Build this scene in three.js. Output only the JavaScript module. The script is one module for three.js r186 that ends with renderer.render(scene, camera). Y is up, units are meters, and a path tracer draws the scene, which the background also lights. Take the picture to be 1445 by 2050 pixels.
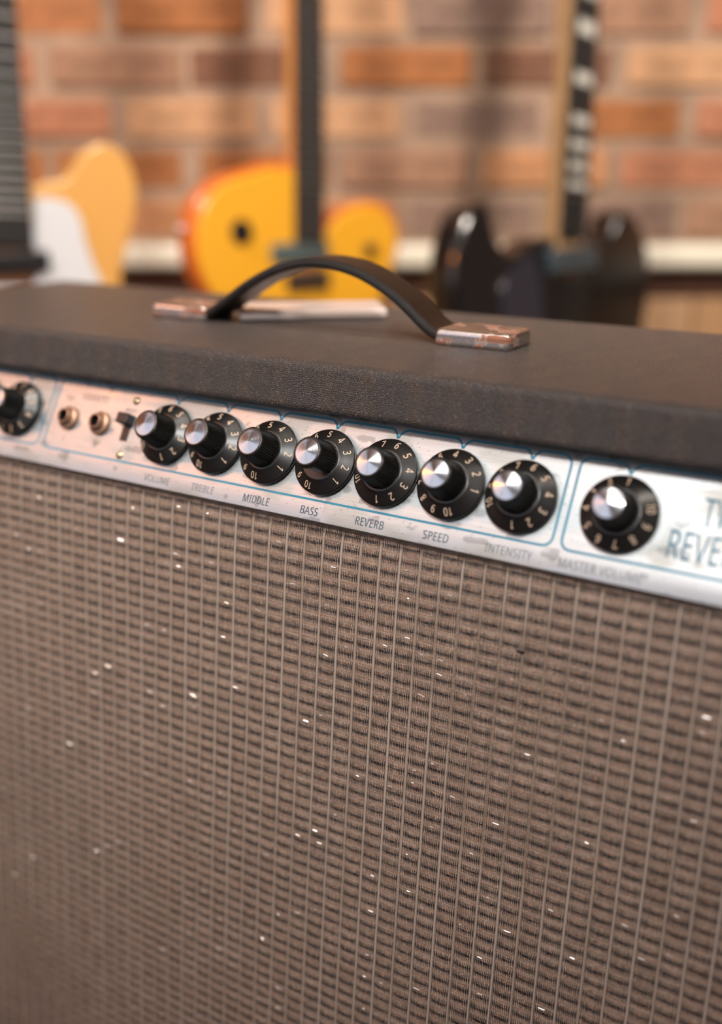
import * as THREE from 'three';
import { RectAreaLightUniformsLib } from 'three/addons/lights/RectAreaLightUniformsLib.js';
import { FontLoader } from 'three/addons/loaders/FontLoader.js';
import { TextGeometry } from 'three/addons/geometries/TextGeometry.js';
import { RoundedBoxGeometry } from 'three/addons/geometries/RoundedBoxGeometry.js';
import { mergeGeometries } from 'three/addons/utils/BufferGeometryUtils.js';

// ------------------------------------------------------------------ camera, light, exposure
const scene = new THREE.Scene();
scene.background = new THREE.Color(0x000000);
const camera = new THREE.PerspectiveCamera(52.37, 1445 / 2050, 0.02, 30);
camera.position.set(0, 0.6526, 0);
camera.rotation.set(-0.32355, 0, 0);
camera.focus = 0.510;
camera.userData.fStop = 2.4;
const renderer = new THREE.WebGLRenderer();
renderer.toneMapping = THREE.LinearToneMapping;
renderer.toneMappingExposure = 1.0;
renderer.shadowMap.enabled = true;
RectAreaLightUniformsLib.init();
function areaLight(name, color, power, w, h, pos, target) {
  const l = new THREE.RectAreaLight(color, power, w, h);
  l.name = name; l.position.set(...pos); l.lookAt(...target); scene.add(l); return l;
}
// daylight of the shop window in the left wall; shaded lamp hanging over the aisle
areaLight('window_daylight', 0xf0f4ff, 0.58, 2.75, 1.75, [-1.90, 1.50, 0.60], [0, 1.50, 0.60]);
areaLight('hanging_lamp_light', 0xfffdfa, 2.6, 0.40, 0.40, [-0.42, 1.345, 0.0], [-0.42, 0, 0.0]);
// track spot that lights the brick wall from the front right
const spot = new THREE.SpotLight(0xfff2e4, 27, 0, 0.62, 0.7, 2);
spot.name = 'track_spot_light'; spot.position.set(0.80, 2.36, 0.02); spot.target.position.set(0.1, 0.6, -1.75);
spot.shadow.radius = 7; scene.add(spot, spot.target);
// second track spot, aimed at the top of the amplifier
const spot2 = new THREE.SpotLight(0xfffcf8, 17, 0, 0.195, 1, 2);
spot2.name = 'amp_spot_light'; spot2.position.set(-0.50, 2.34, 1.35); spot2.target.position.set(-0.06, 0.70, -0.46);
spot2.shadow.radius = 4; scene.add(spot2, spot2.target);
// third track spot, on the brick wall from the front left
const spot3 = new THREE.SpotLight(0xfff2e4, 15, 0, 0.62, 0.7, 2);
spot3.name = 'wall_spot_light'; spot3.position.set(-0.75, 2.36, -0.1); spot3.target.position.set(0.05, 0.6, -1.75);
spot3.shadow.radius = 7; scene.add(spot3, spot3.target);

// ------------------------------------------------------------------ helpers
function rng(seed) { return () => { seed |= 0; seed = seed + 0x6D2B79F5 | 0; let t = Math.imul(seed ^ seed >>> 15, 1 | seed); t = t + Math.imul(t ^ t >>> 7, 61 | t) ^ t; return ((t ^ t >>> 14) >>> 0) / 4294967296; }; }
const hash = (x, y, s = 0) => { let h = Math.imul(x | 0, 374761393) + Math.imul(y | 0, 668265263) + Math.imul(s | 0, 2147483647 ^ 0x5bd1e995); h = Math.imul(h ^ h >>> 13, 1274126177); return ((h ^ h >>> 16) >>> 0) / 4294967296; };
const sm = (a, b, x) => { const t = Math.min(1, Math.max(0, (x - a) / (b - a))); return t * t * (3 - 2 * t); };
const mix = (a, b, t) => a + (b - a) * t;
function vnoise(x, y, px, py, s = 0) { // periodic value noise
  const x0 = Math.floor(x), y0 = Math.floor(y), fx = x - x0, fy = y - y0, m = (a, n) => ((a % n) + n) % n;
  const u = fx * fx * (3 - 2 * fx), v = fy * fy * (3 - 2 * fy);
  const a = hash(m(x0, px), m(y0, py), s), b = hash(m(x0 + 1, px), m(y0, py), s), c = hash(m(x0, px), m(y0 + 1, py), s), d = hash(m(x0 + 1, px), m(y0 + 1, py), s);
  return mix(mix(a, b, u), mix(c, d, u), v);
}
const fbm = (x, y, p, s, o = 4) => { let r = 0, w = 0.5, f = 1; for (let i = 0; i < o; i++) { r += w * vnoise(x * f, y * f, p * f, p * f, s + i); w *= 0.5; f *= 2; } return r; };
function dataTex(w, h, fn, srgb) {
  const d = new Uint8Array(w * h * 4), o = [0, 0, 0, 255];
  for (let j = 0, k = 0; j < h; j++) for (let i = 0; i < w; i++, k += 4) { o[3] = 255; fn(i, j, o); d[k] = o[0]; d[k + 1] = o[1]; d[k + 2] = o[2]; d[k + 3] = o[3]; }
  const t = new THREE.DataTexture(d, w, h, THREE.RGBAFormat);
  t.wrapS = t.wrapT = THREE.RepeatWrapping; t.magFilter = THREE.LinearFilter; t.minFilter = THREE.LinearMipmapLinearFilter; t.generateMipmaps = true;
  if (srgb) t.colorSpace = THREE.SRGBColorSpace;
  t.needsUpdate = true; return t;
}
const rep = (t, u, v) => { const c = t.clone(); c.repeat.set(u, v); c.needsUpdate = true; return c; };
const std = (o) => new THREE.MeshStandardMaterial(o);
const phys = (o) => new THREE.MeshPhysicalMaterial(o);
function mesh(name, geo, mat, parent = scene) { const m = new THREE.Mesh(geo, mat); m.name = name; parent.add(m); return m; }
function tag(o, label, category, group) { o.userData.label = label; o.userData.category = category; if (group) o.userData.group = group; return o; }
function structure(o) { o.userData.kind = 'structure'; return o; }
function box(w, h, d, x = 0, y = 0, z = 0) { return new THREE.BoxGeometry(w, h, d).translate(x, y, z); }
function rbox(w, h, d, r, x = 0, y = 0, z = 0, seg = 2) { return new RoundedBoxGeometry(w, h, d, seg, r).translate(x, y, z); }
function boxUV(g, s = 1) { // uv in metres by dominant normal axis
  const p = g.attributes.position, n = g.attributes.normal, uv = new Float32Array(p.count * 2);
  for (let i = 0; i < p.count; i++) {
    const ax = Math.abs(n.getX(i)), ay = Math.abs(n.getY(i)), az = Math.abs(n.getZ(i));
    let u, v; if (ay >= ax && ay >= az) { u = p.getX(i); v = p.getZ(i); } else if (az >= ax) { u = p.getX(i); v = p.getY(i); } else { u = p.getZ(i); v = p.getY(i); }
    uv[2 * i] = u * s; uv[2 * i + 1] = v * s;
  }
  g.setAttribute('uv', new THREE.BufferAttribute(uv, 2)); return g;
}
function profileShape(pts) { // [[x, y, radius], ...] polygon with rounded corners
  const s = new THREE.Shape(), n = pts.length;
  pts.forEach(([x, y, r = 0], i) => {
    const a = pts[(i + n - 1) % n], b = pts[(i + 1) % n];
    const da = Math.hypot(a[0] - x, a[1] - y), db = Math.hypot(b[0] - x, b[1] - y);
    const p = [x + (a[0] - x) / da * r, y + (a[1] - y) / da * r], q = [x + (b[0] - x) / db * r, y + (b[1] - y) / db * r];
    if (i) s.lineTo(...p); else s.moveTo(...p);
    if (r) s.quadraticCurveTo(x, y, ...q);
  });
  s.closePath(); return s;
}
// a (z, y) profile swept along x from x0 to x1
function sweepX(pts, x0, x1, seg = 6) {
  const g = new THREE.ExtrudeGeometry(profileShape(pts), { depth: x1 - x0, bevelEnabled: false, curveSegments: seg });
  g.rotateY(-Math.PI / 2).translate(x1, 0, 0); return g;
}
function bar(a, b, r, seg = 10) {
  const A = new THREE.Vector3(...a), B = new THREE.Vector3(...b), L = A.distanceTo(B);
  const g = new THREE.CylinderGeometry(r, r, L, seg); const q = new THREE.Quaternion().setFromUnitVectors(new THREE.Vector3(0, 1, 0), B.clone().sub(A).normalize());
  g.applyQuaternion(q); const c = A.add(B).multiplyScalar(0.5); return g.translate(c.x, c.y, c.z);
}

// ------------------------------------------------------------------ surface textures
// pebbled vinyl: periodic cell noise, 50 mm tile
const TV = 1024, TC = 48;
const cellF = (x, y) => { // x, y in cells; returns F1, F2
  const cx = Math.floor(x), cy = Math.floor(y); let f1 = 9, f2 = 9;
  for (let j = -1; j <= 1; j++) for (let i = -1; i <= 1; i++) {
    const a = ((cx + i) % TC + TC) % TC, b = ((cy + j) % TC + TC) % TC;
    const dx = cx + i + 0.15 + 0.7 * hash(a, b, 11) - x, dy = cy + j + 0.15 + 0.7 * hash(a, b, 12) - y, d = dx * dx + dy * dy;
    if (d < f1) { f2 = f1; f1 = d; } else if (d < f2) f2 = d;
  }
  return [Math.sqrt(f1), Math.sqrt(f2)];
};
const tolexEdge = new Float32Array(TV * TV);
for (let j = 0; j < TV; j++) for (let i = 0; i < TV; i++) {
  const x = i / TV * TC, y = j / TV * TC, w = 0.18;
  const [a, b] = cellF(x + w * (vnoise(x * 1.5, y * 1.5, 72, 72, 3) - 0.5) * 2, y + w * (vnoise(x * 1.5, y * 1.5, 72, 72, 4) - 0.5) * 2);
  tolexEdge[j * TV + i] = b - a;
}
const tolexBump = dataTex(TV, TV, (i, j, o) => { const e = tolexEdge[j * TV + i]; o[0] = o[1] = o[2] = 255 * (0.75 * sm(0, 0.45, e) + 0.25 * vnoise(i / 6, j / 6, 171, 171, 8)); });
const tolexMap = dataTex(TV, TV, (i, j, o) => {
  const e = tolexEdge[j * TV + i], q = fbm(i / TV * 6, j / TV * 6, 6, 31), vein = (1 - sm(0.03, 0.16, e)) * sm(0.42, 0.62, q);
  const k = 0.86 + 0.28 * vnoise(i / 9, j / 9, 114, 114, 5), s = hash(i >> 1, j >> 1, 77) > 0.9975 ? 1 : 0;
  o[0] = Math.min(255, k * mix(68, 98, vein) + 60 * s); o[1] = Math.min(255, k * mix(64, 80, vein) + 50 * s); o[2] = Math.min(255, k * mix(63, 66, vein) + 38 * s);
}, true);
const tolex = std({ map: rep(tolexMap, 20, 20), bumpMap: rep(tolexBump, 20, 20), bumpScale: 0.0005, roughness: 0.34 });

// brushed metal: streaks along u, 300 x 60 mm tile
const brushMap = dataTex(1024, 256, (i, j, o) => {
  const streak = 0.5 * vnoise(i / 90, j / 1.5, 11, 170, 2) + 0.5 * vnoise(i / 30, j / 1.0, 34, 256, 9), d = fbm(i / 1024 * 10, j / 256 * 4, 20, 55), m = sm(0.52, 0.68, d);
  const k = 0.90 + 0.10 * streak, sp = hash(i >> 1, j >> 1, 5) > 0.9955 ? 0.72 : 1;
  const gr = sm(0.62, 0.70, fbm(i / 1024 * 30, j / 256 * 10, 60, 57)), kk = mix(1, 0.84, gr);
  o[0] = 192 * kk * k * sp * mix(1, 0.95, m); o[1] = 197 * kk * k * sp * mix(1, 0.94, m); o[2] = 199 * kk * k * sp * mix(1, 0.92, m);
}, true);
const brushRough = dataTex(1024, 256, (i, j, o) => { const d = fbm(i / 1024 * 10, j / 256 * 4, 20, 55), s = vnoise(i / 60, j / 1.2, 17, 213, 3); o[0] = o[1] = o[2] = 255 * Math.min(1, 0.62 + 0.3 * s + 0.3 * sm(0.5, 0.7, d)); });

// grille cloth: 16 columns x 26 rows to the tile
const CA = 0.011, CB = 0.006634, GC = 16, GR = 26, GT = 2048;
const clothBumpData = new Uint8Array(GT * GT);
const clothMap = dataTex(GT, GT, (i, j, o) => {
  let cu = i / GT * GC, cv = j / GT * GR + 0.5; const ci = Math.floor(cu), cj = Math.floor(cv) % GR; cu -= ci; cv -= Math.floor(cv);
  const h1 = hash(ci, cj, 1), h2 = hash(ci, cj, 2), h3 = hash(ci, cj, 3);
  cv += 0.02 * (vnoise(i / 37, j / 37, 55, 55, 6) - 0.5); cu += 0.02 * (vnoise(i / 31, j / 31, 66, 66, 7) - 0.5);
  const bul = Math.sin(Math.PI * Math.min(1, Math.max(0, cu))), y = cv - 0.5;
  let r, g, b, al = 0, ht = 0;
  const edge = 0.5 - Math.abs(y), bandW = 0.045 + 0.025 * h1 + 0.03 * (1 - bul);
  const vx = cu + 0.03 * Math.sin(2 * Math.PI * (cu - 0.5)) * Math.cos(Math.PI * y), kx = vx * 11, fx = Math.abs(kx - Math.floor(kx) - 0.5), ix = Math.floor(kx);
  const ky = y / (0.84 + 0.16 * bul) * 10 + 20.5, fy = Math.abs(ky - Math.floor(ky) - 0.5), iy = Math.floor(ky);
  const tn = 0.82 + 0.34 * hash(ci * 16 + ix, cj, 21), tm = 0.8 + 0.36 * hash(ci, cj * 16 + iy, 22);
  const over = (ix + iy) & 1;
  // orange and brown threads lying behind the net, mostly mid-cell
  const oz = sm(0.3, 0.1, Math.abs(cu - 0.52 - 0.1 * (h2 - 0.5))), on = hash(ci * 16 + ix, cj * 16 + iy, 23);
  if (on < 0.58 * oz + 0.07) { const q = 0.45 + 0.65 * hash(ix + ci * 9, iy + cj * 9, 24); r = 166 * q; g = 98 * q; b = 56 * q; al = 1; ht = 0.15; }
  // dark slub through the middle of the cell
  const dw = (0.075 + 0.045 * h3) * Math.pow(bul, 0.8);
  if (Math.abs(y + 0.02) < dw) { const q = 0.7 + 0.5 * hash(i >> 2, j, 26); r = 46 * q; g = 45 * q; b = 52 * q; al = 1; ht = 0.4; }
  // fine net over it
  const deep = Math.abs(y + 0.02) < dw ? 0.55 : 1, dn = sm(0.12, 0.42, Math.abs(y)), wv = fx < (0.15 + 0.08 * dn) * (0.85 + 0.3 * h1), wh = fy < (0.115 + 0.20 * dn) * deep;
  if (wh && !(wv && over) && deep === 1) { r = 204 * tm; g = 187 * tm; b = 172 * tm; al = 1; ht = 0.55 + 0.25 * (1 - fy / 0.2); }
  if (wv && !(wh && !over) && (deep === 1 || hash(ci * 12 + ix, cj, 25) > 0.15)) { r = 212 * tn * (deep < 1 ? 0.75 : 1); g = 198 * tn * (deep < 1 ? 0.75 : 1); b = 186 * tn * (deep < 1 ? 0.75 : 1); al = 1; ht = 0.6 + 0.3 * (1 - fx / 0.2); }
  // bundled tan threads between the rows
  if (edge < bandW) {
    const q = (0.74 + 0.28 * Math.abs(Math.sin(edge * 105))) * (0.82 + 0.3 * vnoise(i / 11, j / 3, 186, 683, 12)), w = sm(0.45, 0.9, hash(ci, cj, 27));
    r = q * mix(206, 228, w); g = q * mix(174, 206, w); b = q * mix(152, 192, w); al = 1; ht = 0.75 + 0.25 * Math.abs(Math.sin(edge * 105));
  }
  // ribs beside the cord
  const se = Math.min(cu, 1 - cu);
  if (se < 0.09) { const f = Math.abs(se * 52 - Math.floor(se * 52) - 0.5); if (f < 0.3) { const q = 0.78 + 0.3 * hash(ci, Math.floor(j / 5), 28); r = 180 * q; g = 158 * q; b = 140 * q; al = 1; ht = 0.7; } }
  clothBumpData[j * GT + i] = 255 * ht;
  if (!al) { r = 120; g = 105; b = 95; }
  o[0] = Math.min(255, r); o[1] = Math.min(255, g); o[2] = Math.min(255, b); o[3] = al ? 255 : 0;
}, true);
const clothBump = dataTex(GT, GT, (i, j, o) => { o[0] = o[1] = o[2] = clothBumpData[j * GT + i]; });
const clothMat = std({ color: 0xd2cdc8, map: clothMap, bumpMap: clothBump, bumpScale: 0.00025, roughness: 0.62, transparent: true, side: THREE.DoubleSide });

// fine grain for wood and plaster
const grainMap = dataTex(512, 512, (i, j, o) => { const g = 0.72 + 0.28 * (0.6 * vnoise(i / 3, j / 60, 171, 9, 1) + 0.4 * vnoise(i / 1.2, j / 24, 427, 22, 2)); o[0] = o[1] = o[2] = 255 * g; }, true);
const brickMap = dataTex(512, 512, (i, j, o) => { const g = 0.62 + 0.3 * fbm(i / 512 * 8, j / 512 * 8, 8, 41) + 0.2 * fbm(i / 512 * 40, j / 512 * 40, 40, 43); o[0] = 255 * Math.min(1, g); o[1] = 250 * Math.min(1, g); o[2] = 245 * Math.min(1, g); }, true);

// ------------------------------------------------------------------ the room
const plaster = std({ color: 0xdad9d7, roughness: 0.9 });
const RX0 = -1.95, RX1 = 2.1, RZ0 = -1.76, RZ1 = 2.4, RH = 2.7, WT = 0.12;
structure(mesh('floor', boxUV(box(RX1 - RX0 + 0.24, 0.1, RZ1 - RZ0 + 0.24, (RX0 + RX1) / 2, -0.05, (RZ0 + RZ1) / 2), 1), std({ color: 0x453428, map: rep(grainMap, 2, 2), roughness: 0.5 })));
structure(mesh('ceiling', box(RX1 - RX0 + 0.24, 0.1, RZ1 - RZ0 + 0.24, (RX0 + RX1) / 2, RH + 0.05, (RZ0 + RZ1) / 2), plaster));
structure(mesh('wall_right', box(WT, RH, RZ1 - RZ0, RX1 + WT / 2, RH / 2, (RZ0 + RZ1) / 2), plaster));
structure(mesh('wall_front', box(RX1 - RX0 + 0.24, RH, WT, (RX0 + RX1) / 2, RH / 2, RZ1 + WT / 2), plaster));
{ // left wall with the window opening
  const z0 = -0.80, z1 = 2.00, y0 = 0.60, y1 = 2.40, x = RX0 - WT / 2;
  structure(mesh('wall_left', mergeGeometries([
    box(WT, RH, z0 - RZ0, x, RH / 2, (RZ0 + z0) / 2), box(WT, RH, RZ1 - z1, x, RH / 2, (RZ1 + z1) / 2),
    box(WT, y0, z1 - z0, x, y0 / 2, (z0 + z1) / 2), box(WT, RH - y1, z1 - z0, x, (RH + y1) / 2, (z0 + z1) / 2)]), plaster));
  const win = structure(mesh('window_1', mergeGeometries([
    box(0.07, 0.05, z1 - z0, RX0 - 0.03, y0 + 0.025, (z0 + z1) / 2), box(0.07, 0.05, z1 - z0, RX0 - 0.03, y1 - 0.025, (z0 + z1) / 2),
    box(0.07, y1 - y0, 0.05, RX0 - 0.03, (y0 + y1) / 2, z0 + 0.025), box(0.07, y1 - y0, 0.05, RX0 - 0.03, (y0 + y1) / 2, z1 - 0.025),
    box(0.05, y1 - y0, 0.04, RX0 - 0.03, (y0 + y1) / 2, (z0 + z1) / 2)]), std({ color: 0x3a3530, roughness: 0.5 })));
  const pane = std({ color: 0xdfe6ee, emissive: 0xdfe9ff, emissiveIntensity: 0.5, roughness: 0.2 });
  mesh('pane', box(0.012, y1 - y0 - 0.1, (z1 - z0) / 2 - 0.07, RX0 - 0.04, (y0 + y1) / 2, z0 + (z1 - z0) / 4), pane, win);
  mesh('pane', box(0.012, y1 - y0 - 0.1, (z1 - z0) / 2 - 0.07, RX0 - 0.04, (y0 + y1) / 2, z1 - (z1 - z0) / 4), pane, win);
}
{ // brick back wall: mortar bed with bricks proud of it
  const wall = structure(mesh('wall_back', box(RX1 - RX0 + 0.24, RH, WT, (RX0 + RX1) / 2, RH / 2, RZ0 - WT / 2 + 0.010), std({ color: 0xb39a86, map: rep(brickMap, 3, 3), roughness: 0.95 })));
  const R = rng(71), pal = [[184, 124, 82], [204, 150, 108], [212, 168, 130], [172, 134, 110], [132, 94, 74], [188, 130, 100], [146, 122, 110], [176, 116, 70]];
  const mats = pal.map(c => std({ color: new THREE.Color(`rgb(${c})`), map: brickMap, roughness: 0.9 }));
  const geos = [0, 1, 2].map(k => boxUV(rbox(0.208 - 0.004 * k, 0.061 - 0.002 * k, 0.03, 0.006, 0, 0, 0, 1), 4));
  const upper = [];
  for (let r = 0; r < 29; r++) for (let c = 0; c < 15; c++) {
    const x = -1.62 + c * 0.225 + (r & 1) * 0.1125 + (R() - 0.5) * 0.012, y = 0.568 + r * 0.075, k = Math.floor(R() * 3), m = Math.floor(R() * pal.length), z = RZ0 + (R() - 0.5) * 0.008, t = (R() - 0.5) * 0.02;
    if (r < 19) { const b = mesh('brick', geos[k], mats[m], wall); b.position.set(x, y, z); b.rotation.z = t; }
    else upper.push(geos[k].clone().rotateZ(t).translate(x, y, z));
  }
  mesh('upper_bricks', mergeGeometries(upper), mats[0], wall).userData.kind = 'stuff';
  // cream ledge, dark recessed band and pale boards below the bricks
  structure(mesh('trim_1', boxUV(rbox(RX1 - RX0, 0.040, 0.05, 0.012, (RX0 + RX1) / 2, 0.508, RZ0 + 0.015, 3)), phys({ color: 0xd8d4c4, roughness: 0.28, clearcoat: 0.6, clearcoatRoughness: 0.2 })));
  structure(mesh('trim_2', boxUV(box(RX1 - RX0, 0.046, 0.012, (RX0 + RX1) / 2, 0.465, RZ0 + 0.006)), std({ color: 0x4a2a18, map: rep(grainMap, 4, 4), roughness: 0.6 })));
  const wains = structure(mesh('trim_3', box(RX1 - RX0, 0.442, 0.01, (RX0 + RX1) / 2, 0.221, RZ0 + 0.005), std({ color: 0x5a4230, roughness: 0.8 })));
  const boardM = [0xb89068, 0xb08a66, 0xc09a74].map(c => std({ color: c, map: rep(grainMap, 3, 1.5), roughness: 0.55 }));
  const bg = boxUV(rbox(0.116, 0.438, 0.014, 0.003, 0, 0, 0, 1));
  for (let i = 0; i < 34; i++) { const b = mesh('board', bg, boardM[i % 3], wains); b.position.set(RX0 + 0.06 + i * 0.119, 0.221, RZ0 + 0.017); }
}
{ // lamps
  const hl = tag(new THREE.Group(), 'square shaded lamp hanging on a rod above the aisle', 'lamp'); hl.name = 'hanging_lamp'; hl.position.set(-0.42, 2.7, 0.0); scene.add(hl);
  const sh = std({ color: 0x2a2826, roughness: 0.5 });
  mesh('rod', mergeGeometries([bar([0, 0, 0], [0, -1.26, 0], 0.006, 10), new THREE.CylinderGeometry(0.05, 0.05, 0.02, 24).translate(0, -0.01, 0)]), sh, hl);
  mesh('shade', mergeGeometries([box(0.44, 0.01, 0.44, 0, -1.265, 0), box(0.44, 0.08, 0.01, 0, -1.305, 0.215), box(0.44, 0.08, 0.01, 0, -1.305, -0.215), box(0.01, 0.08, 0.42, 0.215, -1.305, 0), box(0.01, 0.08, 0.42, -0.215, -1.305, 0)]), sh, hl);
  mesh('diffuser', box(0.42, 0.008, 0.42, 0, -1.338, 0), std({ color: 0xffffff, emissive: 0xfff3e6, emissiveIntensity: 1.5, roughness: 0.6 }), hl);
  const blk = std({ color: 0x151515, roughness: 0.5 });
  function trackSpot(name, label, at, aim, color) {
    const t = tag(new THREE.Group(), label, 'spotlight', 'track spotlights'); t.name = name; t.position.set(at[0], 2.7, at[2]); scene.add(t);
    const d = new THREE.Vector3(aim[0] - at[0], aim[1] - at[1], aim[2] - at[2]).normalize(), hy = at[1] - 2.7;
    mesh('mount', mergeGeometries([box(0.5, 0.03, 0.035, 0, -0.015, 0), bar([0, -0.03, 0], [-d.x * 0.1, hy - d.y * 0.1, -d.z * 0.1], 0.008)]), blk, t);
    const can = mesh('can', new THREE.CylinderGeometry(0.075, 0.06, 0.16, 24, 1, true), std({ color: 0x151515, roughness: 0.5, side: THREE.DoubleSide }), t);
    can.position.set(-d.x * 0.04, hy - d.y * 0.04, -d.z * 0.04); can.quaternion.setFromUnitVectors(new THREE.Vector3(0, 1, 0), d);
    const bulb = mesh('bulb', new THREE.SphereGeometry(0.04, 20, 14), std({ color: 0xffffff, emissive: color, emissiveIntensity: 5 }), t); bulb.position.set(0, hy, 0);
  }
  trackSpot('track_spotlight', 'black track spotlight near the right wall aimed at the bricks', [0.80, 2.36, 0.02], [0.1, 0.6, -1.75], 0xfff2e4);
  trackSpot('track_spotlight_002', 'black track spotlight near the window aimed at the brick wall', [-0.75, 2.36, -0.1], [0.05, 0.6, -1.75], 0xfff2e4);
  trackSpot('track_spotlight_001', 'black track spotlight aimed at the amplifier', [-0.50, 2.34, 1.35], [-0.06, 0.70, -0.46], 0xfffcf8);
  // small warm pendant towards the left wall
  const pd = tag(new THREE.Group(), 'amber glass globe lamp hanging on a black cord', 'lamp'); pd.name = 'pendant_lamp'; pd.position.set(-1.45, 2.7, -0.38); scene.add(pd);
  mesh('cord', mergeGeometries([bar([0, 0, 0], [0, -1.22, 0], 0.004, 8), new THREE.CylinderGeometry(0.045, 0.045, 0.02, 20).translate(0, -0.01, 0)]), blk, pd);
  mesh('socket', new THREE.CylinderGeometry(0.018, 0.02, 0.06, 16).translate(0, -1.25, 0), blk, pd);
  mesh('globe', new THREE.SphereGeometry(0.062, 32, 20).translate(0, -1.335, 0), std({ color: 0xffb060, emissive: 0xff9420, emissiveIntensity: 30, roughness: 0.3 }), pd);
  const pl = new THREE.PointLight(0xff8c18, 0.4, 0, 2); pl.name = 'pendant_light'; pl.position.set(-1.45, 1.375, -0.38); pl.shadow.radius = 0.9; scene.add(pl);
}

// ------------------------------------------------------------------ the amplifier (local frame: x along the front, y up from the floor, z out of the front)
const fontR = await new FontLoader().loadAsync('fonts/droid/droid_sans_regular.typeface.json');
const fontB = await new FontLoader().loadAsync('fonts/droid/droid_sans_bold.typeface.json');
const amp = tag(new THREE.Group(), 'worn black vinyl guitar combo amplifier with silver control panel and woven grille', 'amplifier');
amp.name = 'guitar_amplifier'; amp.position.set(-0.01863, 0, -0.48452); amp.rotation.y = -0.5627; scene.add(amp);
const YB = 0.48, TILT = 0.09642, PAN = 0.43633; // grille leans back 5.5 degrees, panel a further 25
const AX0 = -0.4025, AX1 = 0.2615, IX0 = -0.3835, IX1 = 0.2425;
{
  const top = mesh('top_board', boxUV(sweepX([[-0.2175, YB + 0.0565, 0.004], [-0.0122, YB + 0.0558, 0.004], [-0.0172, YB + 0.080, 0.005], [-0.2175, YB + 0.080, 0.005]], AX0, AX1, 8)), tolex, amp);
  const side = [[-0.2175, 0.038, 0.006], [0.047, 0.038, 0.006], [0.004, YB + 0.004, 0.004], [-0.0135, YB + 0.057, 0.003], [-0.2175, YB + 0.057, 0.003]];
  mesh('side_board', boxUV(sweepX(side, AX0, IX0, 6)), tolex, amp);
  mesh('side_board', boxUV(sweepX(side, IX1, AX1, 6)), tolex, amp);
  mesh('bottom_board', boxUV(sweepX([[-0.21, 0.039, 0.003], [0.046, 0.039, 0.003], [0.044, 0.058, 0.003], [-0.21, 0.058, 0.003]], IX0, IX1)), tolex, amp);
  mesh('back_board', boxUV(box(IX1 - IX0, YB - 0.005, 0.012, (IX0 + IX1) / 2, (YB + 0.113) / 2, -0.2), 1), tolex, amp);
  const rubber = std({ color: 0x151515, roughness: 0.8 });
  for (const [x, z] of [[-0.37, -0.18], [0.23, -0.18], [-0.37, 0.0], [0.23, 0.0]]) mesh('caster', mergeGeometries([new THREE.CylinderGeometry(0.016, 0.016, 0.018, 24).rotateZ(Math.PI / 2).translate(x, 0.016, z), box(0.03, 0.012, 0.02, x, 0.033, z)]), rubber, amp);
}
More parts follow.
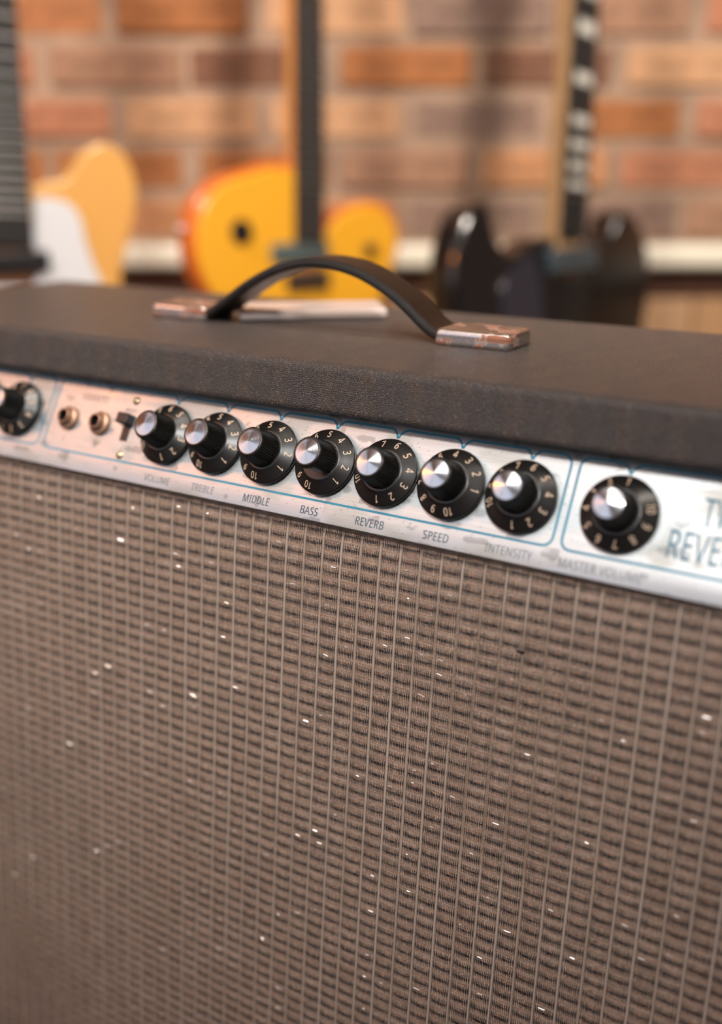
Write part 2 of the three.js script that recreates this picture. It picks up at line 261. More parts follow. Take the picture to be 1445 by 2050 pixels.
{ // baffle and grille cloth
  const baffle = mesh('baffle_board', box(IX1 - IX0, 0.421, 0.012, (IX0 + IX1) / 2, -0.2105, -0.0095), std({ color: 0x0e0d0d, roughness: 0.9 }), amp);
  baffle.position.set(0, YB, 0); baffle.rotation.x = -TILT;
  const nx = 57 * 8, ny = 64 * 4, s0 = -0.421, s1 = 0.0052, pos = [], uv = [], idx = [];
  for (let j = 0; j <= ny; j++) for (let i = 0; i <= nx; i++) {
    const x = mix(IX0, IX1, i / nx), s = mix(s0, s1, j / ny), cu = x / CA - Math.floor(x / CA), cv = s / CB + 0.5 - Math.floor(s / CB + 0.5);
    let z = 0.00055 * Math.sin(Math.PI * cu) * (0.4 + 0.6 * Math.sin(Math.PI * cv)), y = s;
    z += 0.0012 * (fbm((x + 1) * 9, (s + 1) * 9, 64, 91, 3) - 0.45);
    const k = Math.max(0, s + 0.028) / 0.033; z -= 0.0018 * k * k;
    if (s > 0.0022) { const q = (s - 0.0022) / 0.003; z -= 0.0022 * q * q; }
    pos.push(x, y, z); uv.push(x / (CA * GC), s / (CB * GR));
  }
  for (let j = 0; j < ny; j++) for (let i = 0; i < nx; i++) { const a = j * (nx + 1) + i, b = a + 1, c = a + nx + 1, d = c + 1; idx.push(a, b, d, a, d, c); }
  const g = new THREE.BufferGeometry(); g.setAttribute('position', new THREE.Float32BufferAttribute(pos, 3)); g.setAttribute('uv', new THREE.Float32BufferAttribute(uv, 2)); g.setIndex(idx); g.computeVertexNormals();
  const cloth = mesh('grille_cloth', g, clothMat, amp); cloth.position.set(0, YB, 0); cloth.rotation.x = -TILT; cloth.userData.label = 'open woven taupe grille cloth with dark slubs';
  // pale vertical cords, one to each column
  const cm = [0xb4a89e, 0xac9f94, 0xbab0a8].map(c => std({ color: c, roughness: 0.5 }));
  const cg = [0, 1, 2, 3].map(v => { const pts = []; for (let k = 0; k <= 56; k++) { const s = mix(s0 + 0.002, 0.0046, k / 56), q = Math.max(0, s + 0.028) / 0.033; pts.push(new THREE.Vector3(0.00018 * (vnoise(k * 0.6, v * 9, 999, 999, 61) - 0.5), s, 0.0001 - 0.0018 * q * q - (s > 0.0022 ? 0.0022 * ((s - 0.0022) / 0.003) ** 2 : 0))); } return new THREE.TubeGeometry(new THREE.CatmullRomCurve3(pts), 112, 0.00037, 6).scale(1.15, 1, 0.8); });
  for (let i = Math.ceil(IX0 / CA); i <= Math.floor(IX1 / CA); i++) { const c = mesh('cord', cg[((i * 7) % 4 + 4) % 4], cm[((i * 5) % 3 + 3) % 3], cloth); c.position.x = i * CA; }
  // glinting strands woven into the tan bands
  const R = rng(19), N = 480, im = new THREE.InstancedMesh(new THREE.BoxGeometry(0.0034, 0.00034, 0.00012), std({ color: 0xe4dedb, metalness: 1, roughness: 0.36 }), N), o = new THREE.Object3D();
  for (let k = 0; k < N; k++) { const ci = Math.floor(Math.pow(R(), 0.55) * 57) - 34, rj = Math.floor(R() * 62); o.position.set((ci + 0.3 + 0.4 * R()) * CA, -(rj + 0.5) * CB + (R() - 0.5) * 0.0008, 0.0013); o.rotation.set(-0.5 + (R() - 0.5) * 0.8, 0.42 + (R() - 0.5) * 0.7, (R() - 0.5) * 0.1); o.scale.x = 0.25 + R() * 0.75; o.updateMatrix(); im.setMatrixAt(k, o.matrix); }
  const tear = new THREE.Shape([[-0.0022, 0.0002], [-0.0009, 0.0007], [0.0004, 0.0004], [0.0021, 0.0006], [0.0017, -0.0005], [0.0002, -0.0009], [-0.0012, -0.0004]].map(p => new THREE.Vector2(...p)));
  const tm = mesh('tear', new THREE.ExtrudeGeometry(tear, { depth: 0.0002, bevelEnabled: false }), std({ color: 0x0c0a0a, roughness: 0.9 }), cloth); tm.position.set(0.1091, -0.0353, 0.0012); tm.userData.label = 'small dark tear in the cloth';
  mesh('loose_thread', mergeGeometries([bar([-0.0006, 0.0004, 0.0006], [0.0004, 0.0042, 0.0010], 0.0002, 6), bar([0.0005, 0.0004, 0.0006], [0.0009, 0.0034, 0.0012], 0.00018, 6), bar([0.0002, -0.0004, 0.0006], [-0.0004, -0.0036, 0.0009], 0.0002, 6)]).translate(0.1091, -0.0353, 0.0012), std({ color: 0xa89c94, roughness: 0.7 }), cloth);
  im.name = 'glint_strands'; im.userData.kind = 'stuff'; im.userData.label = 'short glinting silver strands in the weave'; cloth.add(im);
}
// control panel frame: origin on the lower edge, y up the panel, z out of it
const panelMat = phys({ color: 0xffffff, map: rep(brushMap, 3.33, 16.7), roughnessMap: rep(brushRough, 3.33, 16.7), metalness: 0.9, roughness: 0.54, anisotropy: 0.5 });
const PH = 0.0565;
const panel = (() => {
  // section: flat face, lower edge rolled under
  const pts = [[0, PH], [0, 0.0085]]; for (let k = 1; k <= 8; k++) { const a = k / 8; pts.push([-0.0006 * a * a, 0.0085 * (1 - a)]); } pts.push([-0.0012, -0.0003], [-0.006, -0.0001], [-0.006, PH]);
  const s = new THREE.Shape(pts.map(p => new THREE.Vector2(...p)).reverse());
  const g = new THREE.ExtrudeGeometry(s, { depth: IX1 - IX0, bevelEnabled: false }); g.rotateY(-Math.PI / 2).translate(IX1, 0, 0);
  const m = mesh('control_panel', boxUV(g), panelMat, amp); m.position.set(0, YB + 0.00606, 0.00343); m.rotation.x = -(TILT + PAN); m.userData.label = 'worn brushed silver control panel'; return m;
})();
{ // printed lines and lettering
  const blue = std({ color: 0x1f83a0, roughness: 0.5 }), ink = std({ color: 0x24485a, roughness: 0.5 }), dim = std({ color: 0x6d767c, roughness: 0.6 }), blueInk = std({ color: 0x2c6d84, roughness: 0.5 });
  const T = 0.00008;
  function line(pts, w = 0.00112, name = 'printed_line') {
    pts = pts.filter((p, i) => !i || Math.hypot(p[0] - pts[i - 1][0], p[1] - pts[i - 1][1]) > 1e-6);
    const sh = new THREE.Shape(), L = [], Rr = [];
    pts.forEach((p, i) => { const a = pts[Math.max(0, i - 1)], b = pts[Math.min(pts.length - 1, i + 1)], dx = b[0] - a[0], dy = b[1] - a[1], l = Math.hypot(dx, dy), nx = -dy / l * w / 2, ny = dx / l * w / 2; L.push([p[0] + nx, p[1] + ny]); Rr.push([p[0] - nx, p[1] - ny]); });
    const all = L.concat(Rr.reverse()); sh.setFromPoints(all.map(p => new THREE.Vector2(...p)));
    return mesh(name, new THREE.ExtrudeGeometry(sh, { depth: T, bevelEnabled: false }), blue, panel);
  }
  const arc = (cx, cy, r, a0, a1, n = 7) => Array.from({ length: n }, (_, i) => { const a = (a0 + (a1 - a0) * i / (n - 1)) * Math.PI / 180; return [cx + r * Math.cos(a), cy + r * Math.sin(a)]; });
  const yt = 0.0520, yb = 0.0101, rr = 0.0045, yn = 0.0474;
  // top line of a channel box, dipping to a point above each knob
  function topLine(x0, x1, notches, openEnd) {
    const xs = [x0, ...notches, x1];
    for (let i = 0; i < xs.length - 1; i++) {
      const first = i === 0, last = i === xs.length - 2, p = [];
      if (first) p.push([x0, yt - rr], ...arc(x0 + rr, yt - rr, rr, 180, 90)); else p.push(...[[xs[i] + 0.0001, yn], [xs[i] + 0.0012, yn + 0.0022], [xs[i] + 0.0026, yn + 0.0038], [xs[i] + 0.0046, yt]]);
      if (last) { if (openEnd) p.push([x1, yt]); else p.push(...arc(x1 - rr, yt - rr, rr, 90, 0), [x1, yt - rr]); } else p.push([xs[i + 1] - 0.0046, yt], [xs[i + 1] - 0.0026, yn + 0.0040], [xs[i + 1] - 0.0010, yn + 0.0022], [xs[i + 1] - 0.0001, yn]);
      line(p);
    }
    line([[x0, yt - rr], [x0, yb + rr], ...arc(x0 + rr, yb + rr, rr, 180, 270), ...(openEnd ? [[x1, yb]] : [...arc(x1 - rr, yb + rr, rr, 270, 360), [x1, yt - rr]])]);
  }
  const K = i => -0.0744 + 0.0348 * i;
  topLine(-0.2012, 0.1180, [K(-1), K(0), K(1), K(2), K(3), K(4), K(5)]);
  topLine(0.1221, 0.236, [0.1446], true);
  topLine(-0.376, -0.2053, [-0.298, -0.263, -0.2277]);
  function text(str, x, y, h, m, sx = 0.74, font = fontR, name = 'lettering') {
    const g = new TextGeometry(str, { font, size: h, depth: T, curveSegments: 4, bevelEnabled: false }); g.scale(sx, 1, 1); g.computeBoundingBox(); return [g.translate(x - g.boundingBox.min.x, y, 0), m, name];
  }
  const put = ([g, m, n], tilt) => { if (tilt) { const p = g.attributes.position; for (let i = 0; i < p.count; i++) { const y = p.getY(i), a = Math.min(1, Math.max(0, (0.0085 - y) / 0.0085)); p.setZ(i, p.getZ(i) - 0.0006 * a * a + 0.00004); } } return mesh(n, g, m, panel); };
  const lb = (s, x, m = ink) => put(text(s, x, 0.0024, 0.0040, m, 0.86), true);
  lb('VOLUME', -0.1175, dim); lb('TREBLE', -0.0838, dim); lb('MIDDLE', -0.0487); lb('BASS', -0.0126); lb('REVERB', 0.0197); lb('SPEED', 0.0567); lb('INTENSITY', 0.0883, dim); lb('MASTER VOLUME', 0.1232, dim);
  put(text('VIBRATO', -0.1815, 0.0415, 0.0040, dim, 0.95)); put(text('BRIGHT', -0.1455, 0.0388, 0.0022, dim, 0.8));
  put(text('1', -0.1868, 0.0150, 0.0032, ink)); put(text('2', -0.1612, 0.0150, 0.0032, ink));
  put(text('TWIN', 0.1775, 0.0305, 0.0122, blueInk, 0.6)); put(text('REVERB', 0.1668, 0.0152, 0.0122, blueInk, 0.6));
}
// ---- knobs
const knobMat = phys({ color: 0x121110, roughness: 0.34, clearcoat: 0.25, clearcoatRoughness: 0.3 });
const capMat = std({ color: 0xc2c5ca, metalness: 1, roughness: 0.15 });
const goldInk = std({ color: 0xe6cbb0, roughness: 0.5 });
function barrelGeo(chip) {
  const na = 176, nh = 14, pos = [], idx = [], rb = 0.0091, rt = 0.0074, h0 = 0.0066, h1 = 0.0198;
  const ring = (h, f, rscale, cut) => { for (let i = 0; i < na; i++) { const a = i / na * Math.PI * 2; let r = mix(rb, rt, (h - h0) / (h1 - h0)) * rscale + f * 0.0005 * Math.abs(((i % 4) / 2) - 1) ; if (chip && cut) { const d = Math.cos(a - 4.55); if (d > 0.2) r = Math.min(r, 0.0050 / d); } pos.push(r * Math.cos(a), r * Math.sin(a), h); } };
  for (let k = 0; k <= nh; k++) { const h = mix(h0, h1, k / nh); ring(h, 1, 1, k > 0 && k < 12); }
  ring(0.0203, 0.3, 0.97); ring(0.0205, 0, 0.93); ring(0.0205, 0, 0.86); ring(0.0200, 0, 0.85);
  const rows = nh + 4;
  for (let k = 0; k < rows; k++) for (let i = 0; i < na; i++) { const a = k * na + i, b = k * na + (i + 1) % na; idx.push(a, b, b + na, a, b + na, a + na); }
  const g = new THREE.BufferGeometry(); g.setAttribute('position', new THREE.Float32BufferAttribute(pos, 3)); g.setIndex(idx); const u = g.toNonIndexed(); u.computeVertexNormals(); return u;
}
const skirtGeo = (() => {
  const g = new THREE.LatheGeometry([[0.0001, 0.0012], [0.0162, 0.0012], [0.0167, 0.0014], [0.0169, 0.0019], [0.0169, 0.0030], [0.0168, 0.0033], [0.0165, 0.0036], [0.0130, 0.0054], [0.0105, 0.0068], [0.0098, 0.0072], [0.0001, 0.0072]].map(p => new THREE.Vector2(...p)), 96);
  return g.rotateX(Math.PI / 2).toNonIndexed();
})();
const capGeo = (() => { // spun disc: fine concentric grooves, each a ring of its own
  const pos = [], nor = [], idx = [], n = 46, na = 72, R0 = 0.0063, z0 = 0.0204;
  const ring = (r0, r1, za, zb, t) => { const b = pos.length / 3; for (let i = 0; i <= na; i++) { const a = i / na * Math.PI * 2, c = Math.cos(a), q = Math.sin(a); pos.push(r0 * c, r0 * q, za, r1 * c, r1 * q, zb); for (let k = 0; k < 2; k++) nor.push(c * Math.sin(t), q * Math.sin(t), Math.cos(t)); } for (let i = 0; i < na; i++) { const p = b + 2 * i; idx.push(p, p + 1, p + 3, p, p + 3, p + 2); } };
  const w = R0 / n, up = 0.05, cone = 0.19; for (let k = 0; k < n; k++) { const t = cone + (k & 1 ? up : -up) * hash(k, 1, 9), z = q => z0 + Math.tan(cone) * (R0 - q * w); ring(k * w, (k + 1) * w, z(k), z(k + 1), t); }
  ring(R0, R0 + 0.00015, z0, z0 - 0.0006, 1.2);
  const g = new THREE.BufferGeometry(); g.setAttribute('position', new THREE.Float32BufferAttribute(pos, 3)); g.setAttribute('normal', new THREE.Float32BufferAttribute(nor, 3)); g.setIndex(idx); return g;
})();
const strip2 = g => { for (const k of Object.keys(g.attributes)) if (k !== 'position' && k !== 'normal') g.deleteAttribute(k); return g; };
const knobGeo = mergeGeometries([strip2(skirtGeo.clone()), strip2(barrelGeo(false))]), knobChip = mergeGeometries([strip2(skirtGeo.clone()), strip2(barrelGeo(true))]);
const numerals = (() => {
  const parts = [], slope = Math.atan2(0.0018, 0.0035);
  for (let d = 1; d <= 10; d++) {
    const g = new TextGeometry(String(d), { font: fontR, size: 0.0038, depth: 0.00012, curveSegments: 4, bevelEnabled: false }); g.scale(0.78, 1, 1); g.computeBoundingBox(); const b = g.boundingBox;
    g.translate(-(b.min.x + b.max.x) / 2, -0.0019, 0); g.rotateX(-slope); g.translate(0, 0.0138, 0.0050); g.rotateZ(THREE.MathUtils.degToRad(32.3 * (d - 1))); parts.push(g);
  }
  return mergeGeometries(parts.map(strip2));
})();
const panelM = new THREE.Matrix4().makeRotationX(-(TILT + PAN)).setPosition(0, YB + 0.00606, 0.00343);
function placeOnPanel(o, x, y) { o.position.set(x, y, 0).applyMatrix4(panelM); o.quaternion.setFromRotationMatrix(panelM); amp.add(o); return o; }
function knob(x, one, label, chip, scale = 1) {
  const k = new THREE.Mesh(chip ? knobChip : knobGeo, knobMat); k.name = 'knob'; placeOnPanel(k, x, 0.0293); k.userData.label = label;
  k.rotateZ(chip ? 0 : 0);
  const n = mesh('numerals', numerals, goldInk, k); n.rotation.z = -THREE.MathUtils.degToRad(one); mesh('cap', capGeo, capMat, k); return k;
}
[[-0.298, 60, 'treble knob of the left channel'], [-0.263, 100, 'middle knob of the left channel'], [-0.2277, 200, 'knob left of the two jack sockets'], [-0.1092, 163, 'knob above the word volume'], [-0.0744, 129, 'knob above the word treble'], [-0.0396, 122, 'knob above the word middle'], [-0.0048, 129, 'knob above the word bass, chipped on its barrel', true], [0.0301, 177, 'knob above the word reverb'], [0.0649, 96, 'knob above the word speed'], [0.0997, 177, 'knob above the word intensity'], [0.1446, 5, 'rightmost knob beside the large lettering']].forEach(a => knob(...a));
{ // jack sockets, slide switch, screws
  const nut = std({ color: 0xb8917a, metalness: 0.75, roughness: 0.4 }), inner = std({ color: 0x0a0908, roughness: 0.7 }), brass = std({ color: 0xcdb48e, metalness: 0.9, roughness: 0.3 }), blk = std({ color: 0x141313, roughness: 0.4 });
  const lathe = (p, s = 40) => new THREE.LatheGeometry(p.map(q => new THREE.Vector2(...q)), s).rotateX(Math.PI / 2);
  for (const x of [-0.1856, -0.1603, -0.345, -0.322]) {
    const j = placeOnPanel(new THREE.Mesh(lathe([[0.0034, 0.0002], [0.0034, 0.0062], [0.0037, 0.0066], [0.0043, 0.0064], [0.0046, 0.0030], [0.0062, 0.0030], [0.0068, 0.0024], [0.0070, 0.0001]]), nut), x, 0.0292); j.name = 'jack_socket'; j.userData.label = 'coppery jack socket nut';
    mesh('socket_hole', lathe([[0.0001, 0.0004], [0.0033, 0.0004], [0.0033, 0.0055]]), inner, j);
  }
  const sw = placeOnPanel(new THREE.Mesh(mergeGeometries([box(0.0052, 0.0125, 0.0006, 0, -0.0015, 0.0002)]), blk), -0.1405, 0.0295); sw.name = 'slide_switch'; sw.userData.label = 'small black slide switch';
  mesh('lever', rbox(0.0085, 0.0062, 0.0065, 0.0008, 0, 0.0042, 0.0033), blk, sw);
  for (const y of [0.0457, 0.0136]) { const s = placeOnPanel(new THREE.Mesh(lathe([[0.0001, 0.0016], [0.0014, 0.0013], [0.0023, 0.0004], [0.0024, 0]], 24), brass), -0.1396, y); s.name = 'screw'; }
}
{ // handle
  const strapM = std({ color: 0x1b1a19, map: rep(tolexMap, 3, 30), bumpMap: rep(tolexBump, 3, 30), bumpScale: 0.00006, roughness: 0.3 });
  const P = [[-0.180, 0.0835], [-0.160, 0.0836], [-0.150, 0.0850], [-0.139, 0.0912], [-0.116, 0.1052], [-0.093, 0.1150], [-0.070, 0.1188], [-0.045, 0.1155], [-0.026, 0.1078], [-0.013, 0.0998], [0.004, 0.0868], [0.014, 0.0832], [0.035, 0.0832]];
  const curve = new THREE.CatmullRomCurve3(P.map(p => new THREE.Vector3(p[0], YB + p[1], -0.1085)), false, 'centripetal');
  const sec = []; const W = 0.0135, H = 0.0027, ns = 8; // lens-like section: flat below, crowned above
  for (const [cx, cy, a0] of [[W - H, 0, -90], [-(W - H), 0, 90]]) for (let k = 0; k <= ns; k++) { const a = (a0 + 180 * k / ns) * Math.PI / 180; sec.push([cx + H * Math.cos(a), cy + H * Math.sin(a)]); }
  const N = 120, pos = [], uv = [], idx = [], m = sec.length;
  for (let i = 0; i <= N; i++) { const c = curve.getPointAt(i / N), t = curve.getTangentAt(i / N), nx = -t.y, ny = t.x; for (let k = 0; k < m; k++) { const [z, h] = sec[k], crown = 0.0009 * (1 - (z / W) ** 2) * (h > 0 ? 1 : 0.2); pos.push(c.x + nx * (h + crown), c.y + ny * (h + crown), c.z + z); uv.push(k / m, i / N); } }
  for (let i = 0; i < N; i++) for (let k = 0; k < m; k++) { const a = i * m + k, b = i * m + (k + 1) % m; idx.push(a, b, b + m, a, b + m, a + m); }
  const g = new THREE.BufferGeometry(); g.setAttribute('position', new THREE.Float32BufferAttribute(pos, 3)); g.setAttribute('uv', new THREE.Float32BufferAttribute(uv, 2)); g.setIndex(idx.reverse()); g.computeVertexNormals();
  const strap = mesh('handle', g, strapM, amp); strap.userData.label = 'black vinyl strap handle';
  const rustMap = dataTex(256, 128, (i, j, o) => { const n = fbm(i / 256 * 16, j / 128 * 8, 16, 81, 5), r = sm(0.50, 0.60, n), k = 0.9 + 0.2 * hash(i, j, 3); o[0] = mix(208, 150, r) * k; o[1] = mix(202, 104, r) * k; o[2] = mix(199, 84, r) * k; }, true);
  const rustR = dataTex(256, 128, (i, j, o) => { const n = fbm(i / 256 * 16, j / 128 * 8, 16, 81, 5), r = sm(0.48, 0.6, n); o[0] = 0; o[1] = 255 * mix(0.28, 0.8, r); o[2] = 255 * mix(1, 0.35, r); });
  const capM = std({ color: 0xffffff, map: rep(rustMap, 9, 16), roughnessMap: rep(rustR, 9, 16), metalnessMap: rep(rustR, 9, 16), metalness: 1, roughness: 1 });
  for (const x of [-0.1725, 0.0310]) { const c = mesh('handle_cap', boxUV(rbox(0.044, 0.0098, 0.030, 0.0032, 0, 0, 0, 4)), capM, strap); c.position.set(x, YB + 0.0840, -0.1085); c.userData.label = 'rusty nickel handle end cap'; }
}
{ // pale flat case lying on the amplifier behind the handle
  const c = mesh('card_case', boxUV(rbox(0.092, 0.006, 0.045, 0.0018, 0, 0.003, 0, 3)), phys({ color: 0xcbbcb6, roughness: 0.3, clearcoat: 0.5, clearcoatRoughness: 0.15 }));
  tag(c, 'thin pale glossy case lying on the amplifier behind the handle', 'case');
  const p = new THREE.Vector3(-0.1125, YB + 0.0801, -0.154).applyAxisAngle(new THREE.Vector3(0, 1, 0), -0.5627).add(amp.position); c.position.copy(p); c.rotation.y = -0.5627 + 0.6755;
}

// ------------------------------------------------------------------ guitars on a rack along the wall
function outline(pts) { const s = new THREE.Shape(); s.moveTo(...pts[0]); s.splineThru(pts.slice(1).map(p => new THREE.Vector2(...p))); s.closePath(); return s; }
function slab(shape, depth, bevel, z) { return new THREE.ExtrudeGeometry(shape, { depth, bevelEnabled: bevel > 0, bevelThickness: bevel, bevelSize: bevel, bevelOffset: -bevel, bevelSegments: 3, curveSegments: 10 }).translate(0, 0, z); }
const quad = (a, b, c, d) => new THREE.Shape([a, b, c, d].map(p => new THREE.Vector2(...p)));
const wire = std({ color: 0x55524e, metalness: 1, roughness: 0.6 });
const fretM = std({ color: 0xa8a8a8, metalness: 1, roughness: 0.38 }), steel = std({ color: 0xcfd2d4, metalness: 1, roughness: 0.28 }), darkWood = std({ color: 0x2a2320, map: rep(grainMap, 8, 4), roughness: 0.7 });
function guitar(name, label, base, psi) { const g = tag(new THREE.Group(), label, 'guitar', 'electric guitars standing along the brick wall'); g.name = name; g.position.set(base[0], 0.06, base[2]); g.rotation.order = 'YXZ'; g.rotation.y = psi * Math.PI / 180; g.rotation.x = -5 * Math.PI / 180; scene.add(g); return g; }
// fretboard centre line from a (body end) towards b, half widths wa and wb
function neck(g, a, b, wa, wb, scaleLen, o) {
  const L = Math.hypot(b[0] - a[0], b[1] - a[1]), ang = -Math.atan2(b[0] - a[0], b[1] - a[1]), n = new THREE.Group(); n.name = 'neck'; n.position.set(a[0], a[1], 0); n.rotation.z = ang; g.add(n);
  const back = new THREE.Shape([[-wa, 0.006], [wa, 0.006]].map(p => new THREE.Vector2(...p))); void back;
  const body = slab(quad([-wa, -0.05], [wa, -0.05], [wb, L], [-wb, L]), 0.016, 0.004, -0.016); mesh('neck_wood', body, o.wood, n);
  mesh('fretboard', slab(quad([-wa, 0], [wa, 0], [wb, L], [-wb, L]), 0.005, 0.001, 0.0045), o.board, n);
  const nut = L, w = y => mix(wa, wb, y / L);
  for (let f = 1; f <= o.frets; f++) { const y = nut - scaleLen * (1 - Math.pow(2, -f / 12)); if (y < 0.002) break; mesh('fret', new THREE.CylinderGeometry(0.0012, 0.0012, 2 * w(y) - 0.002, 8).rotateZ(Math.PI / 2).translate(0, y, 0.0105), fretM, n); }
  for (const f of o.inlays || []) { const y0 = nut - scaleLen * (1 - Math.pow(2, -f / 12)), y1 = nut - scaleLen * (1 - Math.pow(2, -(f - 1) / 12)); if (y0 < 0.002) continue; mesh('inlay', box(2 * w(y0) * 0.74, (y1 - y0) * 0.72, 0.0006, 0, (y0 + y1) / 2, 0.0106), o.inlayM, n); }
  mesh('nut', box(2 * wb, 0.004, 0.007, 0, L + 0.002, 0.009), std({ color: 0xeae4d4, roughness: 0.5 }), n);
  const hs = outline([[-wb, L], [-wb - 0.012, L + 0.03], [-wb - 0.016, L + 0.15], [0, L + 0.175], [wb + 0.016, L + 0.15], [wb + 0.012, L + 0.03], [wb, L]]); mesh('headstock', slab(hs, 0.014, 0.002, -0.014), o.head || o.wood, n);
  for (const s of [-1, 1]) for (let k = 0; k < 3; k++) mesh('tuner', mergeGeometries([bar([s * (wb + 0.004), L + 0.04 + k * 0.04, 0.0], [s * (wb + 0.004), L + 0.04 + k * 0.04, 0.012], 0.003, 10), rbox(0.018, 0.010, 0.006, 0.002, s * (wb + 0.024), L + 0.04 + k * 0.04, -0.008)].map(q => { const c = q.index ? q.toNonIndexed() : q; return strip2(c); })), steel, n);
  for (let k = 0; k < (o.strings || 6); k++) { const q = (o.strings || 6) - 1, x0 = (k / q - 0.5) * 2 * wa * 0.86, x1 = (k / q - 0.5) * 2 * wb * 0.82; mesh('string', bar([x0 * 1.08, -o.below, 0.017], [x1, L + 0.002, 0.0128], 0.00015 + 0.00005 * k, 6), wire, n); }
  return n;
}
{ // yellow single-cut guitar
  const g = guitar('electric_guitar', 'yellow single-cut electric guitar with orange sides and dark fretboard', [-0.11, 0, -1.4], 38);
  const o = [[0.062, 0.592], [0.0266, 0.5949], [-0.0051, 0.5893], [-0.0439, 0.5801], [-0.0713, 0.5651], [-0.0877, 0.547], [-0.0983, 0.5228], [-0.1027, 0.5014], [-0.1018, 0.4765], [-0.0942, 0.4509], [-0.0821, 0.4246], [-0.078, 0.39], [-0.1, 0.33], [-0.118, 0.26], [-0.105, 0.18], [-0.05, 0.12], [0.065, 0.1], [0.17, 0.118], [0.232, 0.18], [0.245, 0.26], [0.225, 0.33], [0.203, 0.385], [0.2124, 0.4169], [0.2284, 0.4447], [0.2415, 0.4727], [0.2459, 0.4975], [0.2376, 0.519], [0.2197, 0.5356], [0.1925, 0.5431], [0.1651, 0.5396], [0.1377, 0.5287], [0.1145, 0.5092], [0.104, 0.486], [0.1, 0.47]];
  const lacquer = c => phys({ color: c, roughness: 0.35, clearcoat: 0.6, clearcoatRoughness: 0.25 });
  mesh('body', slab(outline(o), 0.026, 0.004, -0.030), lacquer(0xc8641e), g);
  const ins = o.map(p => { const cx = 0.072, cy = 0.36; return [cx + (p[0] - cx) * 0.955, cy + (p[1] - cy) * 0.968]; });
  mesh('top', slab(outline(ins), 0.006, 0.003, -0.005), lacquer(0xdc9f26), g);
  neck(g, [0.0772, 0.487], [0.116, 0.985], 0.0235, 0.0205, 0.62, { wood: lacquer(0xc98a4a), board: darkWood, frets: 20, strings: 6, below: 0.2 });
  const pk = std({ color: 0x6f8080, metalness: 0.6, roughness: 0.35 }), pd = std({ color: 0x3a2a20, roughness: 0.5 }), blk = std({ color: 0x1a1816, roughness: 0.4 });
  mesh('pickup', rbox(0.095, 0.026, 0.012, 0.003, 0.062, 0.478, 0.004), pk, g); mesh('pickup', rbox(0.072, 0.026, 0.012, 0.003, 0.072, 0.440, 0.004), pd, g);
  mesh('bridge', rbox(0.09, 0.014, 0.014, 0.003, 0.058, 0.30, 0.006), steel, g);
  const sw = mesh('toggle_switch', new THREE.CylinderGeometry(0.0165, 0.0165, 0.003, 28).rotateX(Math.PI / 2).translate(-0.0283, 0.5078, 0.004), blk, g); mesh('toggle_tip', new THREE.CylinderGeometry(0.003, 0.004, 0.018, 12).rotateX(Math.PI / 2).translate(-0.0283, 0.5078, 0.012), blk, sw);
  mesh('strap_button', new THREE.CylinderGeometry(0.009, 0.010, 0.012, 20).rotateX(Math.PI / 2).translate(0.1834, 0.4755, 0.006), std({ color: 0x3c352e, metalness: 0.5, roughness: 0.4 }), g);
  mesh('strap_button', new THREE.SphereGeometry(0.006, 16, 12).translate(-0.104, 0.515, -0.02), steel, g);
}
{ // black double-cut guitar
  const g = guitar('electric_guitar_001', 'black double-horned electric guitar with white block inlays on its neck', [0.26, 0, -1.35], 45);
  const o = [[-0.1685, 0.416], [-0.1685, 0.4628], [-0.1588, 0.5026], [-0.1384, 0.5361], [-0.1112, 0.5514], [-0.0953, 0.5406], [-0.0886, 0.5168], [-0.0726, 0.4952], [-0.0421, 0.4875], [-0.0044, 0.5020], [0.03, 0.504], [0.06, 0.500], [0.1, 0.492], [0.1278, 0.4870], [0.1464, 0.4803], [0.1717, 0.4992], [0.1909, 0.5255], [0.2105, 0.5317], [0.2442, 0.5169], [0.2653, 0.488], [0.2774, 0.4444], [0.2739, 0.4012], [0.2632, 0.35], [0.275, 0.27], [0.26, 0.18], [0.19, 0.115], [0.05, 0.1], [-0.09, 0.115], [-0.165, 0.18], [-0.18, 0.27], [-0.165, 0.35]];
  const gloss = phys({ color: 0x0b0b0c, roughness: 0.22, clearcoat: 0.8, clearcoatRoughness: 0.12 });
  mesh('body', slab(outline(o), 0.030, 0.009, -0.039), gloss, g);
  neck(g, [0.0637, 0.500], [0.128, 1.00], 0.0275, 0.0235, 0.63, { wood: std({ color: 0xa5845c, map: rep(grainMap, 6, 3), roughness: 0.4 }), board: std({ color: 0x0d0b0a, roughness: 0.7 }), frets: 22, inlays: [3, 5, 7, 9, 12, 15, 17, 19, 21], inlayM: std({ color: 0xd8d5cc, roughness: 0.35 }), strings: 6, below: 0.24, head: gloss });
  mesh('pickup', rbox(0.104, 0.030, 0.012, 0.003, 0.0655, 0.472, 0.005), std({ color: 0x6d7d88, metalness: 0.8, roughness: 0.3 }), g);
  mesh('pickup', rbox(0.085, 0.034, 0.012, 0.003, 0.05, 0.36, 0.005), steel, g); mesh('bridge', rbox(0.1, 0.016, 0.014, 0.003, 0.042, 0.29, 0.007), steel, g);
  const pg = outline([[-0.02, 0.485], [-0.075, 0.455], [-0.085, 0.42], [-0.06, 0.33], [0.0, 0.315], [0.0, 0.455]]); mesh('pickguard', slab(pg, 0.002, 0.0006, 0), std({ color: 0x2a2830, roughness: 0.25 }), g);
}
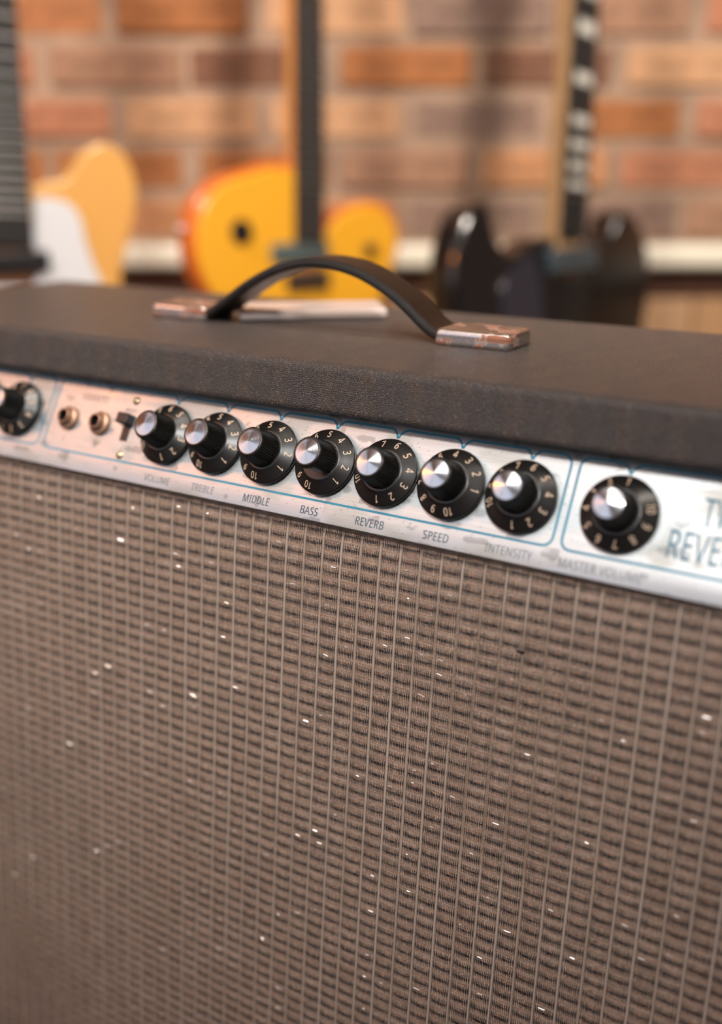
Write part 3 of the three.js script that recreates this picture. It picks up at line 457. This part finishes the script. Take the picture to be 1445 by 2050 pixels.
{ // butterscotch guitar at the left edge
  const g = guitar('electric_guitar_002', 'butterscotch electric guitar with white pickguard beside the yellow guitar', [-0.40, 0, -1.3], 30);
  const o = [[0.018, 0.585], [0.0226, 0.568], [0.04, 0.5735], [0.0535, 0.5734], [0.0681, 0.5805], [0.0829, 0.5997], [0.097, 0.6129], [0.1137, 0.619], [0.1326, 0.6131], [0.1463, 0.5986], [0.1534, 0.577], [0.1537, 0.5521], [0.1448, 0.5177], [0.1303, 0.4802], [0.122, 0.4422], [0.13, 0.39], [0.16, 0.32], [0.165, 0.23], [0.13, 0.15], [0.03, 0.1], [-0.1, 0.105], [-0.185, 0.17], [-0.2, 0.27], [-0.175, 0.36], [-0.165, 0.43], [-0.185, 0.5], [-0.17, 0.57], [-0.1, 0.595], [-0.04, 0.592]];
  mesh('body', slab(outline(o), 0.036, 0.004, -0.043), phys({ color: 0xcc9850, roughness: 0.35, clearcoat: 0.5, clearcoatRoughness: 0.25 }), g);
  mesh('pickguard', slab(outline([[0.02, 0.553], [0.046, 0.5519], [0.064, 0.5443], [0.0747, 0.5258], [0.079, 0.4947], [0.0873, 0.4631], [0.0948, 0.4405], [0.09, 0.4], [0.03, 0.38], [-0.06, 0.40], [-0.06, 0.45], [0.012, 0.455], [0.012, 0.5]]), 0.002, 0.0006, 0), std({ color: 0xc8cacf, roughness: 0.4 }), g);
  neck(g, [-0.0148, 0.497], [0.012, 1.0], 0.0262, 0.0215, 0.648, { wood: std({ color: 0x6a4630, roughness: 0.4 }), board: std({ color: 0x0d0b0a, roughness: 0.7 }), frets: 22, strings: 6, below: 0.25, head: phys({ color: 0xd88f42, roughness: 0.3 }) });
  const blk = std({ color: 0x17161a, roughness: 0.4 });
  mesh('pickup', rbox(0.082, 0.024, 0.012, 0.003, -0.012, 0.478, 0.006), blk, g); mesh('bridge', rbox(0.08, 0.06, 0.008, 0.002, -0.03, 0.27, 0.004), steel, g);
}
{ // the rack that carries the guitars
  const r = tag(new THREE.Group(), 'long low wooden rack carrying the guitars along the wall', 'rack'); r.name = 'guitar_rack'; r.position.set(-0.05, 0, -1.4); scene.add(r);
  const wood = std({ color: 0x5a3c28, map: rep(grainMap, 2, 2), roughness: 0.6 });
  mesh('plank', boxUV(rbox(1.5, 0.03, 0.34, 0.004, 0, 0.134, 0, 1)), wood, r);
  for (const x of [-0.68, 0, 0.68]) mesh('leg', rbox(0.04, 0.119, 0.3, 0.003, x, 0.0595, 0, 1), wood, r);
}

// ------------------------------------------------------------------ names, shadows, hand over
scene.traverse(o => { if (o.isMesh) { o.castShadow = true; o.receiveShadow = true; } if (o.isSpotLight || o.isPointLight) o.castShadow = true; });
renderer.render(scene, camera);
